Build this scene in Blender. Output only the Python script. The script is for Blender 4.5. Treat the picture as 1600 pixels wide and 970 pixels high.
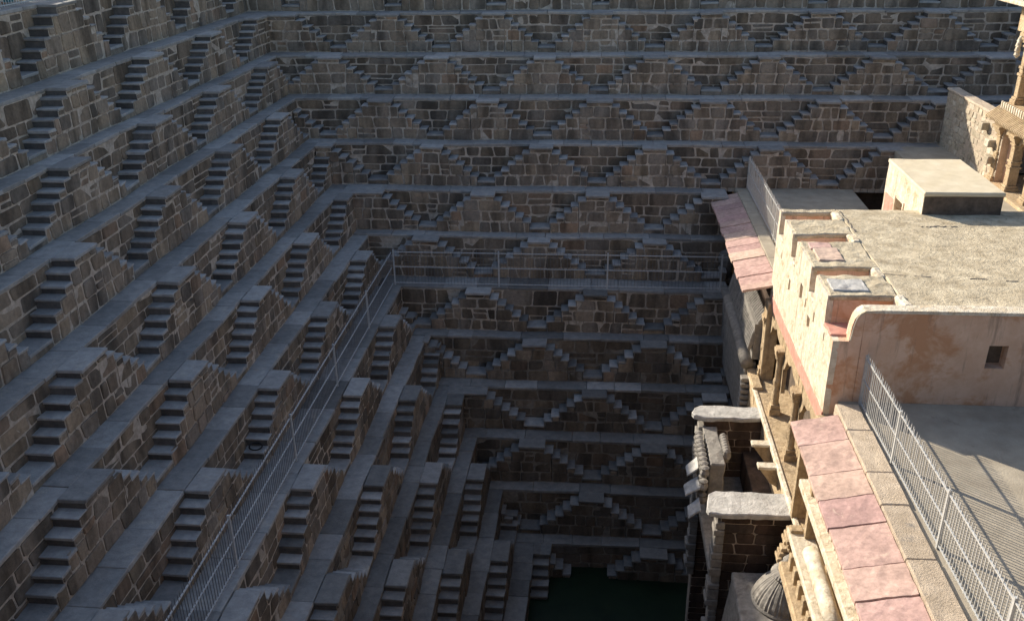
import bpy, bmesh, math, random
from mathutils import Vector, Matrix, noise as mnoise

for o in list(bpy.data.objects):
    bpy.data.objects.remove(o)
scene = bpy.context.scene
COL = scene.collection
rnd = random.Random(7)
R = math.radians

# ------------------------------------------------------------------ camera
PIT, YAW, ROL = 0.4424, -0.0914, -0.0160
CAMPOS = Vector((4.4445, -39.1342, 4.4764))
fwd = Vector((math.sin(YAW)*math.cos(PIT), math.cos(YAW)*math.cos(PIT), -math.sin(PIT)))
rgt = Vector((math.cos(YAW), -math.sin(YAW), 0))
upv = rgt.cross(fwd)
r2 = rgt*math.cos(ROL) + upv*math.sin(ROL)
u2 = -rgt*math.sin(ROL) + upv*math.cos(ROL)
cd = bpy.data.cameras.new('camera')
cam = bpy.data.objects.new('camera', cd)
COL.objects.link(cam)
cam.matrix_world = Matrix(((r2.x, u2.x, -fwd.x, CAMPOS.x), (r2.y, u2.y, -fwd.y, CAMPOS.y), (r2.z, u2.z, -fwd.z, CAMPOS.z), (0, 0, 0, 1)))
cd.sensor_width = 36
cd.lens = 36*1456.55/1600
cd.shift_y = (519.68-485)/1600
cd.clip_end = 3000
scene.camera = cam

# ------------------------------------------------------------------ sky, sun, exposure
SUN = Vector((-1.8, 1.6, 1.15)).normalized()          # towards the sun
world = bpy.data.worlds.new('World')
scene.world = world
world.use_nodes = True
wn = world.node_tree
bg = wn.nodes['Background']
sky = wn.nodes.new('ShaderNodeTexSky')
sky.sky_type = 'NISHITA'
sky.sun_disc = False
sky.sun_elevation = math.asin(SUN.z)
sky.sun_rotation = math.atan2(SUN.x, SUN.y)
sky.air_density = 1.0
sky.dust_density = 1.5
sky.ozone_density = 0.9
bg.inputs['Strength'].default_value = 0.088
wn.links.new(sky.outputs[0], bg.inputs['Color'])
sd = bpy.data.lights.new('sun', 'SUN')
sd.energy = 3.45
sd.angle = R(0.53)
sd.color = (1.0, 0.90, 0.74)
sun = bpy.data.objects.new('sun', sd)
COL.objects.link(sun)
sun.rotation_euler = (-SUN).to_track_quat('-Z', 'Y').to_euler()
scene.view_settings.view_transform = 'Standard'
scene.view_settings.look = 'None'
scene.view_settings.gamma = 1
scene.view_settings.exposure = 1.25
scene.view_settings.use_curve_mapping = False

# ------------------------------------------------------------------ materials
def nodes_of(name):
    m = bpy.data.materials.new(name)
    m.use_nodes = True
    nt = m.node_tree
    b = nt.nodes['Principled BSDF']
    b.inputs['Specular IOR Level'].default_value = 0.25
    return m, nt, b
def N(nt, t, **kw):
    n = nt.nodes.new(t)
    for k, v in kw.items():
        if k in n.inputs: n.inputs[k].default_value = v
        else: setattr(n, k, v)
    return n
def ramp(nt, fac, stops, interp='LINEAR'):
    r = nt.nodes.new('ShaderNodeValToRGB')
    r.color_ramp.interpolation = interp
    el = r.color_ramp.elements
    while len(el) < len(stops): el.new(0.5)
    for e, (p, c) in zip(el, stops):
        e.position = p
        e.color = (c[0], c[1], c[2], 1) if isinstance(c, tuple) else (c, c, c, 1)
    nt.links.new(fac, r.inputs[0])
    return r.outputs[0]
def mix(nt, a, b, fac, mode='MIX'):
    n = nt.nodes.new('ShaderNodeMix')
    n.data_type = 'RGBA'; n.blend_type = mode
    for sock, v in ((n.inputs[0], fac), (n.inputs[6], a), (n.inputs[7], b)):
        if isinstance(v, (int, float)): sock.default_value = v
        elif isinstance(v, tuple): sock.default_value = (v[0], v[1], v[2], 1)
        else: nt.links.new(v, sock)
    return n.outputs[2]
def noise(nt, vec, scale, detail=4, rough=0.6, dist=0.0):
    n = N(nt, 'ShaderNodeTexNoise', Scale=scale, Detail=detail, Roughness=rough, Distortion=dist)
    nt.links.new(vec, n.inputs['Vector'])
    return n.outputs['Fac']
def worldpos(nt, sx=1, sy=1, sz=1):
    g = nt.nodes.new('ShaderNodeNewGeometry')
    if (sx, sy, sz) == (1, 1, 1): return g.outputs['Position']
    mp = nt.nodes.new('ShaderNodeMapping')
    mp.inputs['Scale'].default_value = (sx, sy, sz)
    nt.links.new(g.outputs['Position'], mp.inputs['Vector'])
    return mp.outputs[0]
def bump(nt, b, h, strength, dist):
    n = N(nt, 'ShaderNodeBump', Strength=strength, Distance=dist)
    nt.links.new(h, n.inputs['Height'])
    nt.links.new(n.outputs[0], b.inputs['Normal'])

def stone_material(name, stops, smear=(0.30, 0.255, 0.21), rough=0.85, smear_at=0.62, dark=0.45, bs=0.55, bd=0.03):
    m, nt, b = nodes_of(name)
    oi = nt.nodes.new('ShaderNodeObjectInfo')
    base = ramp(nt, oi.outputs['Random'], stops)
    p = worldpos(nt)
    mott = ramp(nt, noise(nt, p, 9, 6, 0.7), [(0.3, 0.72), (0.7, 1.22)])
    c = mix(nt, base, mott, 1.0, 'MULTIPLY')
    stain = ramp(nt, noise(nt, worldpos(nt, 1.4, 1.4, 0.35), 1.1, 3, 0.6), [(0.38, dark), (0.58, 1.0)])
    c = mix(nt, c, stain, 1.0, 'MULTIPLY')
    sm = ramp(nt, noise(nt, p, 3.1, 5, 0.75, 0.6), [(smear_at, 0.0), (smear_at+0.1, 0.75)])
    c = mix(nt, c, smear, sm)
    nt.links.new(c, b.inputs['Base Color'])
    b.inputs['Roughness'].default_value = rough
    bump(nt, b, noise(nt, p, 16, 6, 0.7), bs, bd)
    return m
def plain_material(name, c0, c1, scale=6, rough=0.85, bs=0.4, bd=0.02, c2=None, c2scale=1.2, c2at=0.58, objrand=0.0, streak=None, metallic=0.0, bscale=None, c2w=0.08):
    m, nt, b = nodes_of(name)
    p = worldpos(nt)
    c = ramp(nt, noise(nt, p, scale, 6, 0.65), [(0.32, c0), (0.68, c1)])
    if c2:
        f = ramp(nt, noise(nt, p, c2scale, 5, 0.7, 0.4), [(c2at, 0.0), (c2at+c2w, 1.0)])
        c = mix(nt, c, c2, f)
    if streak:
        f = ramp(nt, noise(nt, worldpos(nt, 2.2, 2.2, 0.22), 1.6, 5, 0.7), [(0.55, 0.0), (0.72, 0.85)])
        c = mix(nt, c, streak, f)
    if objrand:
        oi = nt.nodes.new('ShaderNodeObjectInfo')
        c = mix(nt, c, ramp(nt, oi.outputs['Random'], [(0, 1-objrand), (1, 1+objrand)]), 1.0, 'MULTIPLY')
    nt.links.new(c, b.inputs['Base Color'])
    b.inputs['Roughness'].default_value = rough
    b.inputs['Metallic'].default_value = metallic
    if bs: bump(nt, b, noise(nt, p, bscale or scale*3, 6, 0.7), bs, bd)
    return m

M = {}
def brown(f): return [(0.0, (0.250*f, 0.192*f, 0.142*f)), (0.25, (0.320*f, 0.245*f, 0.178*f)), (0.5, (0.220*f, 0.182*f, 0.148*f)), (0.72, (0.365*f, 0.275*f, 0.190*f)), (0.9, (0.270*f, 0.225*f, 0.184*f)), (1.0, (0.355*f, 0.235*f, 0.155*f))]
M['stone'] = stone_material('well_stone', brown(1.0), smear=(0.42, 0.35, 0.275), smear_at=0.70, dark=0.45)
M['midstone'] = stone_material('mid_brown_stone', brown(0.76), smear=(0.34, 0.285, 0.225), smear_at=0.70, dark=0.45)  # somewhat darker brown for most blocks of the recessed wall rows
M['darkstone'] = stone_material('dark_brown_stone', brown(0.55), smear=(0.24, 0.20, 0.16), smear_at=0.66, dark=0.5)  # darker copies of stone, mortar and slab take over on the deeper levels
M['mortar'] = plain_material('lime_mortar', (0.34, 0.28, 0.225), (0.60, 0.51, 0.42), 7, 0.95, 0.8, 0.03, c2=(0.17, 0.14, 0.115), c2scale=0.9, c2at=0.54, c2w=0.2)
M['darkmortar'] = plain_material('dark_mortar', (0.17, 0.145, 0.12), (0.29, 0.25, 0.205), 7, 0.95, 0.8, 0.03, c2=(0.09, 0.078, 0.066), c2scale=0.9, c2at=0.52, c2w=0.2)
M['slab'] = plain_material('slate_slab', (0.24, 0.228, 0.215), (0.37, 0.345, 0.32), 4, 0.7, 0.6, 0.025, c2=(0.44, 0.385, 0.32), c2scale=2.6, c2at=0.57, objrand=0.24, c2w=0.2, bscale=16)
M['darkslab'] = plain_material('dark_slab', (0.145, 0.138, 0.13), (0.235, 0.22, 0.20), 4, 0.65, 0.6, 0.025, c2=(0.29, 0.255, 0.215), c2scale=2.6, c2at=0.58, objrand=0.24, c2w=0.2, bscale=16)
M['step'] = plain_material('step_stone', (0.26, 0.245, 0.235), (0.40, 0.375, 0.345), 6, 0.7, 0.6, 0.025, c2=(0.42, 0.365, 0.305), c2scale=3.0, c2at=0.58, objrand=0.24, c2w=0.16, bscale=18)
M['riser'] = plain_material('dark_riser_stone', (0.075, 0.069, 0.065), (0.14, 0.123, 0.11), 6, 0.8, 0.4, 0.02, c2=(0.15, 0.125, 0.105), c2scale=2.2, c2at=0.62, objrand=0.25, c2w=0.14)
M['cream'] = plain_material('cream_plaster', (0.54, 0.45, 0.32), (0.80, 0.735, 0.61), 4.2, 0.9, 0.9, 0.05, c2=(0.46, 0.33, 0.19), c2scale=2.1, c2at=0.55, streak=(0.30, 0.245, 0.17), c2w=0.14, bscale=9)
M['ochre'] = plain_material('ochre_sandstone', (0.36, 0.26, 0.155), (0.60, 0.465, 0.30), 5, 0.9, 0.9, 0.05, c2=(0.22, 0.16, 0.10), c2scale=2.4, c2at=0.55, objrand=0.1, c2w=0.2, bscale=12, streak=(0.24, 0.18, 0.12))
M['brown'] = plain_material('brown_plaster', (0.62, 0.405, 0.28), (0.73, 0.52, 0.385), 2.4, 0.92, 0.5, 0.03, c2=(0.55, 0.30, 0.17), c2scale=0.75, c2at=0.5, streak=(0.24, 0.165, 0.12), bscale=18, c2w=0.1)
M['roof'] = plain_material('lime_concrete_roof', (0.36, 0.295, 0.20), (0.68, 0.59, 0.43), 2.4, 0.95, 1.0, 0.05, c2=(0.20, 0.165, 0.115), c2scale=9, c2at=0.585, bscale=11, c2w=0.12, streak=(0.46, 0.38, 0.26))
M['floor'] = plain_material('terrace_screed', (0.32, 0.275, 0.21), (0.44, 0.385, 0.30), 1.6, 0.9, 0.5, 0.02, c2=(0.22, 0.185, 0.145), c2scale=2.2, c2at=0.6, bscale=20, c2w=0.2)
M['hutroof'] = plain_material('lime_washed_roof', (0.56, 0.48, 0.34), (0.68, 0.60, 0.45), 1.6, 0.9, 0.3, 0.01, c2=(0.70, 0.66, 0.56), c2scale=1.2, c2at=0.6, bscale=20, c2w=0.2)
M['kerb'] = plain_material('kerb_concrete', (0.46, 0.37, 0.275), (0.64, 0.53, 0.41), 4, 0.95, 0.9, 0.05, c2=(0.33, 0.29, 0.25), c2scale=1.6, c2at=0.62, objrand=0.1, bscale=30)
M['pink'] = stone_material('pink_sandstone', [(0, (0.50, 0.325, 0.29)), (0.3, (0.56, 0.40, 0.32)), (0.5, (0.45, 0.28, 0.26)), (0.75, (0.54, 0.36, 0.31)), (1, (0.60, 0.45, 0.35))], smear=(0.60, 0.47, 0.37), smear_at=0.6, dark=0.8, rough=0.8, bs=0.3, bd=0.012)
M['pinkpaint'] = plain_material('pink_band', (0.50, 0.22, 0.17), (0.60, 0.33, 0.26), 5, 0.9, 0.3, 0.01, c2=(0.66, 0.55, 0.42), c2scale=3, c2at=0.6)
M['pale'] = plain_material('pale_weathered_slab', (0.36, 0.35, 0.33), (0.60, 0.58, 0.55), 4.5, 0.9, 0.8, 0.05, c2=(0.22, 0.20, 0.19), c2scale=2.2, c2at=0.58, c2w=0.18)
M['greystone'] = plain_material('grey_carved_stone', (0.19, 0.175, 0.158), (0.34, 0.315, 0.28), 6, 0.9, 0.6, 0.03, c2=(0.14, 0.12, 0.105), c2scale=1.7, c2at=0.55, objrand=0.1, c2w=0.18)
M['rubble'] = stone_material('pale_rubble', [(0, (0.40, 0.34, 0.25)), (0.4, (0.55, 0.47, 0.35)), (0.7, (0.46, 0.38, 0.28)), (1, (0.60, 0.54, 0.43))], smear=(0.52, 0.46, 0.37), dark=0.75)
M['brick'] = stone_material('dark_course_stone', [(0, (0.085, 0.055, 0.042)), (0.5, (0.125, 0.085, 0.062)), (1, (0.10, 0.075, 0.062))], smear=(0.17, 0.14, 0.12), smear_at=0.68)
M['metal'] = plain_material('galvanised_steel', (0.44, 0.45, 0.45), (0.58, 0.58, 0.56), 14, 0.5, 0.0, 0.0, metallic=0.25)
M['metal_dull'] = plain_material('dull_steel', (0.42, 0.43, 0.44), (0.58, 0.58, 0.58), 14, 0.55, 0.0, 0.0, metallic=0.2)
M['metal_dark'] = plain_material('dark_steel', (0.13, 0.13, 0.135), (0.2, 0.2, 0.2), 14, 0.6, 0.0, 0.0, metallic=0.2)
M['dark'] = plain_material('dark_plaster', (0.075, 0.06, 0.048), (0.17, 0.13, 0.10), 5, 0.95, 0.6, 0.03, c2=(0.22, 0.18, 0.14), c2scale=2.4, c2at=0.6, bscale=16)  # plain dark tone; behind the gallery arches it is painted shade
M['earth'] = plain_material('dry_earth', (0.24, 0.20, 0.15), (0.34, 0.28, 0.21), 0.8, 0.95, 0.3, 0.03, c2=(0.17, 0.16, 0.10), c2scale=0.2, c2at=0.55, c2w=0.2)
def water_material():
    m, nt, b = nodes_of('green_water')
    p = worldpos(nt)
    c = ramp(nt, noise(nt, p, 1.3, 4, 0.6), [(0.3, (0.010, 0.020, 0.011)), (0.7, (0.017, 0.030, 0.015))])
    nt.links.new(c, b.inputs['Base Color'])
    b.inputs['Roughness'].default_value = 0.22
    b.inputs['Specular IOR Level'].default_value = 0.3
    bump(nt, b, noise(nt, p, 5, 3, 0.5), 0.15, 0.02)
    return m
M['water'] = water_material()
def cloth_material(name, c):
    return plain_material(name, tuple(x*0.85 for x in c), tuple(min(1, x*1.1) for x in c), 12, 0.9, 0.2, 0.01)

# ------------------------------------------------------------------ mesh helpers
def link(o, parent=None):
    COL.objects.link(o)
    if parent is not None: o.parent = parent
    return o
def tag(o, label=None, cat=None, group=None, kind=None):
    if label: o['label'] = label
    if cat: o['category'] = cat
    if group: o['group'] = group
    if kind: o['kind'] = kind
    return o
def thing(name, loc, label, cat, group=None):
    o = bpy.data.objects.new(name, None)
    o.empty_display_size = 0.2
    o.location = loc
    link(o)
    return tag(o, label, cat, group)
WLOC = {}
def wloc(o):
    """world location of an unrotated parent chain"""
    v = Vector(o.location)
    p = o.parent
    while p is not None:
        v += Vector(p.location); p = p.parent
    return v
def mesh_obj(name, verts, faces, mat, parent=None, smooth=False, origin=None):
    """verts in world space; the object's origin is put at the middle of the base"""
    if origin is None:
        xs = [v[0] for v in verts]; ys = [v[1] for v in verts]; zs = [v[2] for v in verts]
        origin = ((min(xs)+max(xs))/2, (min(ys)+max(ys))/2, min(zs))
    ox, oy, oz = origin
    me = bpy.data.meshes.new(name)
    me.from_pydata([(v[0]-ox, v[1]-oy, v[2]-oz) for v in verts], [], faces)
    me.materials.append(M[mat] if isinstance(mat, str) else mat)
    if smooth:
        me.polygons.foreach_set('use_smooth', [True]*len(me.polygons))
    o = bpy.data.objects.new(name, me)
    pl = wloc(parent) if parent is not None else Vector((0, 0, 0))
    o.location = (ox-pl.x, oy-pl.y, oz-pl.z)
    return link(o, parent)

class MB:
    def __init__(s): s.v = []; s.f = []
    def add(s, verts, faces):
        n = len(s.v); s.v += [tuple(v) for v in verts]; s.f += [tuple(i+n for i in f) for f in faces]; return s
    def box(s, x0, x1, y0, y1, z0, z1):
        if x0 > x1: x0, x1 = x1, x0
        if y0 > y1: y0, y1 = y1, y0
        if z0 > z1: z0, z1 = z1, z0
        return s.add([(x0, y0, z0), (x1, y0, z0), (x1, y1, z0), (x0, y1, z0), (x0, y0, z1), (x1, y0, z1), (x1, y1, z1), (x0, y1, z1)],
                     [(0, 3, 2, 1), (4, 5, 6, 7), (0, 1, 5, 4), (1, 2, 6, 5), (2, 3, 7, 6), (3, 0, 4, 7)])
    def prism(s, poly, axis, a, b):
        """poly: list of 2-D points in the plane normal to axis, extruded from a to b"""
        n = len(poly)
        def P(p, t):
            return {'X': (t, p[0], p[1]), 'Y': (p[0], t, p[1]), 'Z': (p[0], p[1], t)}[axis]
        vs = [P(p, a) for p in poly] + [P(p, b) for p in poly]
        fs = [tuple(range(n-1, -1, -1)), tuple(range(n, 2*n))] + [(i, (i+1) % n, (i+1) % n+n, i+n) for i in range(n)]
        return s.add(vs, fs)
    def lathe(s, cx, cy, prof, n=16, rib=0.0, ribs=0, a0=0.0, a1=2*math.pi):
        closed = abs(a1-a0-2*math.pi) < 1e-6
        m = n if closed else n+1
        vs = []
        for r, z in prof:
            for i in range(m):
                a = a0+(a1-a0)*i/n
                rr = r*(1+rib*abs(math.sin(a*ribs/2))) if ribs else r
                vs.append((cx+rr*math.cos(a), cy+rr*math.sin(a), z))
        fs = []
        for j in range(len(prof)-1):
            for i in range(n):
                k = (i+1) % m
                fs.append((j*m+i, j*m+k, (j+1)*m+k, (j+1)*m+i))
        fs.append(tuple(range((len(prof)-1)*m, len(prof)*m)))
        return s.add(vs, fs)
    def tube(s, p, q, r, n=8):
        p = Vector(p); q = Vector(q); d = (q-p).normalized()
        a = d.orthogonal().normalized(); b = d.cross(a)
        vs = [p+a*r*math.cos(2*math.pi*i/n)+b*r*math.sin(2*math.pi*i/n) for i in range(n)]
        vs += [v+(q-p) for v in vs]
        fs = [(i, (i+1) % n, (i+1) % n+n, i+n) for i in range(n)] + [tuple(range(n-1, -1, -1)), tuple(range(n, 2*n))]
        return s.add(vs, fs)
    def build(s, name, mat, parent=None, bevel=0.0, cuts=0, amp=0.0, freq=2.5, smooth=False, seg=1):
        vs, fs = s.v, s.f
        if bevel or cuts or amp:
            bm = bmesh.new()
            bv = [bm.verts.new(v) for v in vs]
            for f in fs:
                try: bm.faces.new([bv[i] for i in f])
                except ValueError: pass
            bmesh.ops.recalc_face_normals(bm, faces=bm.faces)
            if bevel:
                bmesh.ops.bevel(bm, geom=[e for e in bm.edges if len(e.link_faces) == 2 and e.calc_face_angle(0) > 0.5], offset=bevel, segments=seg, affect='EDGES', clamp_overlap=True)
            for _ in range(cuts):
                long_e = [e for e in bm.edges if e.calc_length() > 0.22]
                bmesh.ops.subdivide_edges(bm, edges=long_e, cuts=1, use_grid_fill=True)
            if cuts: bmesh.ops.triangulate(bm, faces=[f for f in bm.faces if len(f.verts) > 4])
            if amp:
                for v in bm.verts:
                    n = mnoise.noise_vector(v.co*freq) + 0.5*mnoise.noise_vector(v.co*freq*2.7)
                    v.co += n*amp
            bm.verts.index_update()
            vs = [tuple(v.co) for v in bm.verts]
            fs = [tuple(v.index for v in f.verts) for f in bm.faces]
            bm.free()
        return mesh_obj(name, vs, fs, mat, parent, smooth)

def box_part(name, x0, x1, y0, y1, z0, z1, mat, parent=None, bevel=0.012, cuts=0, amp=0.0, freq=2.5):
    return MB().box(x0, x1, y0, y1, z0, z1).build(name, mat, parent, bevel, cuts, amp, freq)

def holed_wall(axis, at, thick, u0, u1, z0, z1, holes):
    """a slab in the plane axis=at (thickness goes to +axis) with real rectangular openings (hu0, hu1, hz0, hz1)"""
    us = sorted({u0, u1, *[h[0] for h in holes], *[h[1] for h in holes]})
    zs = sorted({z0, z1, *[h[2] for h in holes], *[h[3] for h in holes]})
    hit = lambda u, z: any(h[0] < u < h[1] and h[2] < z < h[3] for h in holes)
    mb = MB()
    idx = {}
    def P(u, t, z): return (t, u, z) if axis == 'X' else (u, t, z)
    def vid(i, j, k):
        if (i, j, k) not in idx:
            idx[(i, j, k)] = len(mb.v); mb.v.append(P(us[i], at+(thick if k else 0), zs[j]))
        return idx[(i, j, k)]
    solid = lambda i, j: 0 <= i < len(us)-1 and 0 <= j < len(zs)-1 and not hit((us[i]+us[i+1])/2, (zs[j]+zs[j+1])/2)
    for i in range(len(us)-1):
        for j in range(len(zs)-1):
            if not solid(i, j): continue
            for k in (0, 1): mb.f.append((vid(i, j, k), vid(i+1, j, k), vid(i+1, j+1, k), vid(i, j+1, k)))
            if not solid(i-1, j): mb.f.append((vid(i, j, 0), vid(i, j, 1), vid(i, j+1, 1), vid(i, j+1, 0)))
            if not solid(i+1, j): mb.f.append((vid(i+1, j, 0), vid(i+1, j, 1), vid(i+1, j+1, 1), vid(i+1, j+1, 0)))
            if not solid(i, j-1): mb.f.append((vid(i, j, 0), vid(i, j, 1), vid(i+1, j, 1), vid(i+1, j, 0)))
            if not solid(i, j+1): mb.f.append((vid(i, j+1, 0), vid(i, j+1, 1), vid(i+1, j+1, 1), vid(i+1, j+1, 0)))
    return mb

ORD = ['', 'first', 'second', 'third', 'fourth', 'fifth', 'sixth', 'seventh', 'eighth', 'ninth', 'tenth', 'eleventh', 'twelfth', 'thirteenth', 'fourteenth']

# ------------------------------------------------------------------ the stepped well
W = 0.58                       # how far a stair block stands out from its wall
dX = [0, 0.092, -0.003, -0.059, -0.073, -0.137, -0.126, 0.235, 0.171, 0.058, -0.026, -0.133, -0.05]
dY = [0.30, 0.304, 0.001, -0.119, -0.091, -0.033, 0.105, -0.238, -0.138, -0.065, -0.043, 0.072, 0.245]
dZ = [0.30, -0.014, -0.006, 0.05, 0.019, -0.01, -0.019, -0.01, -0.03, -0.025, -0.002, 0.028, 0.019]
def ZL(k): return -1.5*k + (dZ[k+1] if k < 12 else 0)           # ledge heights, k = -1 .. 12
def YWB(k): return -1.2*k + dY[k+1] + W                         # wall plane of the back wall
def XWL(k): return -9.2379 + 1.1587*k + dX[k+1] - W             # wall plane of the left wall (at s = 0)
SKEW, YL0 = -0.0172, -0.8796
PB, PLF, X0B = 4.3622, 4.813, 4.6464

def sag(k, u, off): return 0.045*mnoise.noise(Vector((u*0.33+off, k*7.7, 50.2)))+0.015*mnoise.noise(Vector((u*1.3+off, k*3.7, 20.2)))
class Frame:
    """u runs along the wall, n stands out of it, z is up"""
    def __init__(s, side, k): s.side, s.k = side, k
    def P(s, u, n, z):
        off = 0 if s.side == 'back' else 300
        zt, zb = ZL(s.k), ZL(s.k+1)
        t = min(1, max(0, (z-zb)/(zt-zb)))
        n += 0.05*mnoise.noise(Vector((u*0.42+off, s.k*9.1, 0.3)))+0.018*mnoise.noise(Vector((u*1.7+off, s.k*5.3, z*2)))
        z += sag(s.k, u, off)*t+sag(s.k+1, u, off)*(1-t)
        if s.side == 'back': return (u, YWB(s.k)-n, z)
        return (XWL(s.k)+n+SKEW*u, YL0-u, z)
    def obj(s, name, mb, mat, parent, **kw):
        """mb holds (u, n, z) points"""
        m2 = MB(); m2.v = [s.P(*v) for v in mb.v]
        m2.f = [tuple(reversed(f)) for f in mb.f] if s.side == 'back' else mb.f
        return m2.build(name, mat, parent, **kw)

def stone(fr, quad, n0, depth, mat, parent, name='stone_block'):
    """one rough block: 4 corners (u, z) counter-clockwise from lower left; three rings make a pillowed face"""
    cu = sum(q[0] for q in quad)/4; cz = sum(q[1] for q in quad)/4
    pts = []
    for i in range(4):
        a = quad[i]; p = quad[i-1]; q = quad[(i+1) % 4]
        for t in (p, q):
            f = rnd.uniform(0.04, 0.16)
            L = math.hypot(t[0]-a[0], t[1]-a[1]) or 1
            f = min(f, 0.055/L)
            pts.append((a[0]+(t[0]-a[0])*f, a[1]+(t[1]-a[1])*f))
    hw = max(0.02, min(abs(quad[1][0]-quad[0][0]), abs(quad[3][1]-quad[0][1])))
    ins = min(0.022, hw*0.12)
    vs = []
    tilt_u = rnd.uniform(-0.018, 0.018); tilt_z = rnd.uniform(-0.02, 0.012)
    wdt = max(0.05, abs(quad[1][0]-quad[0][0])); hgt = max(0.05, abs(quad[3][1]-quad[0][1]))
    for ring, (d, k) in enumerate(((-0.02, 0.0), (depth*0.8, 0.2), (depth, 1.0))):
        for (u, z) in pts:
            du, dz = cu-u, cz-z
            L = math.hypot(du, dz) or 1
            g = ins*k+ (rnd.uniform(0, 0.008) if ring else 0)
            uu, zz = u+du/L*g, z+dz/L*g
            dd = d + (0 if ring == 0 else (uu-cu)/wdt*tilt_u + (zz-cz)/hgt*tilt_z + rnd.uniform(-0.004, 0.004))
            vs.append(fr.P(uu, n0+dd, zz))
    fs = []
    for r_ in range(2):
        for i in range(8):
            j = (i+1) % 8
            fs.append((r_*8+i, r_*8+j, r_*8+8+j, r_*8+8+i))
    fs.append(tuple(range(16, 24)))
    if fr.side != 'back': fs = [tuple(reversed(f)) for f in fs]
    return mesh_obj(name, vs, fs, mat, parent)

DARK_SHARE = 0.0
def course(fr, u0, u1, za, zb, n0, parent, mat='stone', wmin=0.34, wmax=0.85, gap=0.044, skip=None, wob=0.03, d0=0.018, d1=0.05, seed=0.0, name='stone_block', mid_share=0.0):
    """one row of blocks between heights za and zb"""
    cuts = [u0]
    while True:
        w = rnd.uniform(wmin, wmax)
        if cuts[-1]+w > u1-wmin*0.6: break
        cuts.append(cuts[-1]+w)
    cuts.append(u1)
    def line(z, u): return z + wob*mnoise.noise(Vector((u*0.9+seed, z*7.3+seed, 3.1)))
    jb = [0]+[rnd.uniform(-0.05, 0.05) for _ in cuts[1:-1]]+[0]
    jt = [0]+[rnd.uniform(-0.05, 0.05) for _ in cuts[1:-1]]+[0]
    g = gap/2
    for i in range(len(cuts)-1):
        a, b = cuts[i], cuts[i+1]
        if b-a < 0.09: continue
        if skip and skip(a, b, za, zb): continue
        # now and then split a block into two low ones
        if zb-za > 0.3 and rnd.random() < 0.10 and b-a > 0.3:
            zm = za+(zb-za)*rnd.uniform(0.4, 0.6)
            parts = [(za, zm), (zm, zb)]
        else: parts = [(za, zb)]
        for (p, q) in parts:
            gg = g*rnd.uniform(0.5, 1.7)
            quad = [(a+jb[i]+gg, line(p, a)+gg), (b+jb[i+1]-gg, line(p, b)+gg), (b+jt[i+1]-gg, line(q, b)-gg), (a+jt[i]+gg, line(q, a)-gg)]
            stone(fr, quad, n0, rnd.uniform(d0, d1), ('darkstone' if mat == 'stone' and rnd.random() < DARK_SHARE else 'midstone' if mat == 'stone' and rnd.random() < mid_share else mat), parent, name)

def slab_mesh(fr, u0, u1, n0, n1, z0, z1, jit=0.008):
    mb = MB().box(u0, u1, n0, n1, z0, z1)
    mb.v = [(u+rnd.uniform(-jit, jit)*0.5, n+rnd.uniform(-jit, jit), z+rnd.uniform(-jit, jit)*0.5) for u, n, z in mb.v]
    return mb

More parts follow.
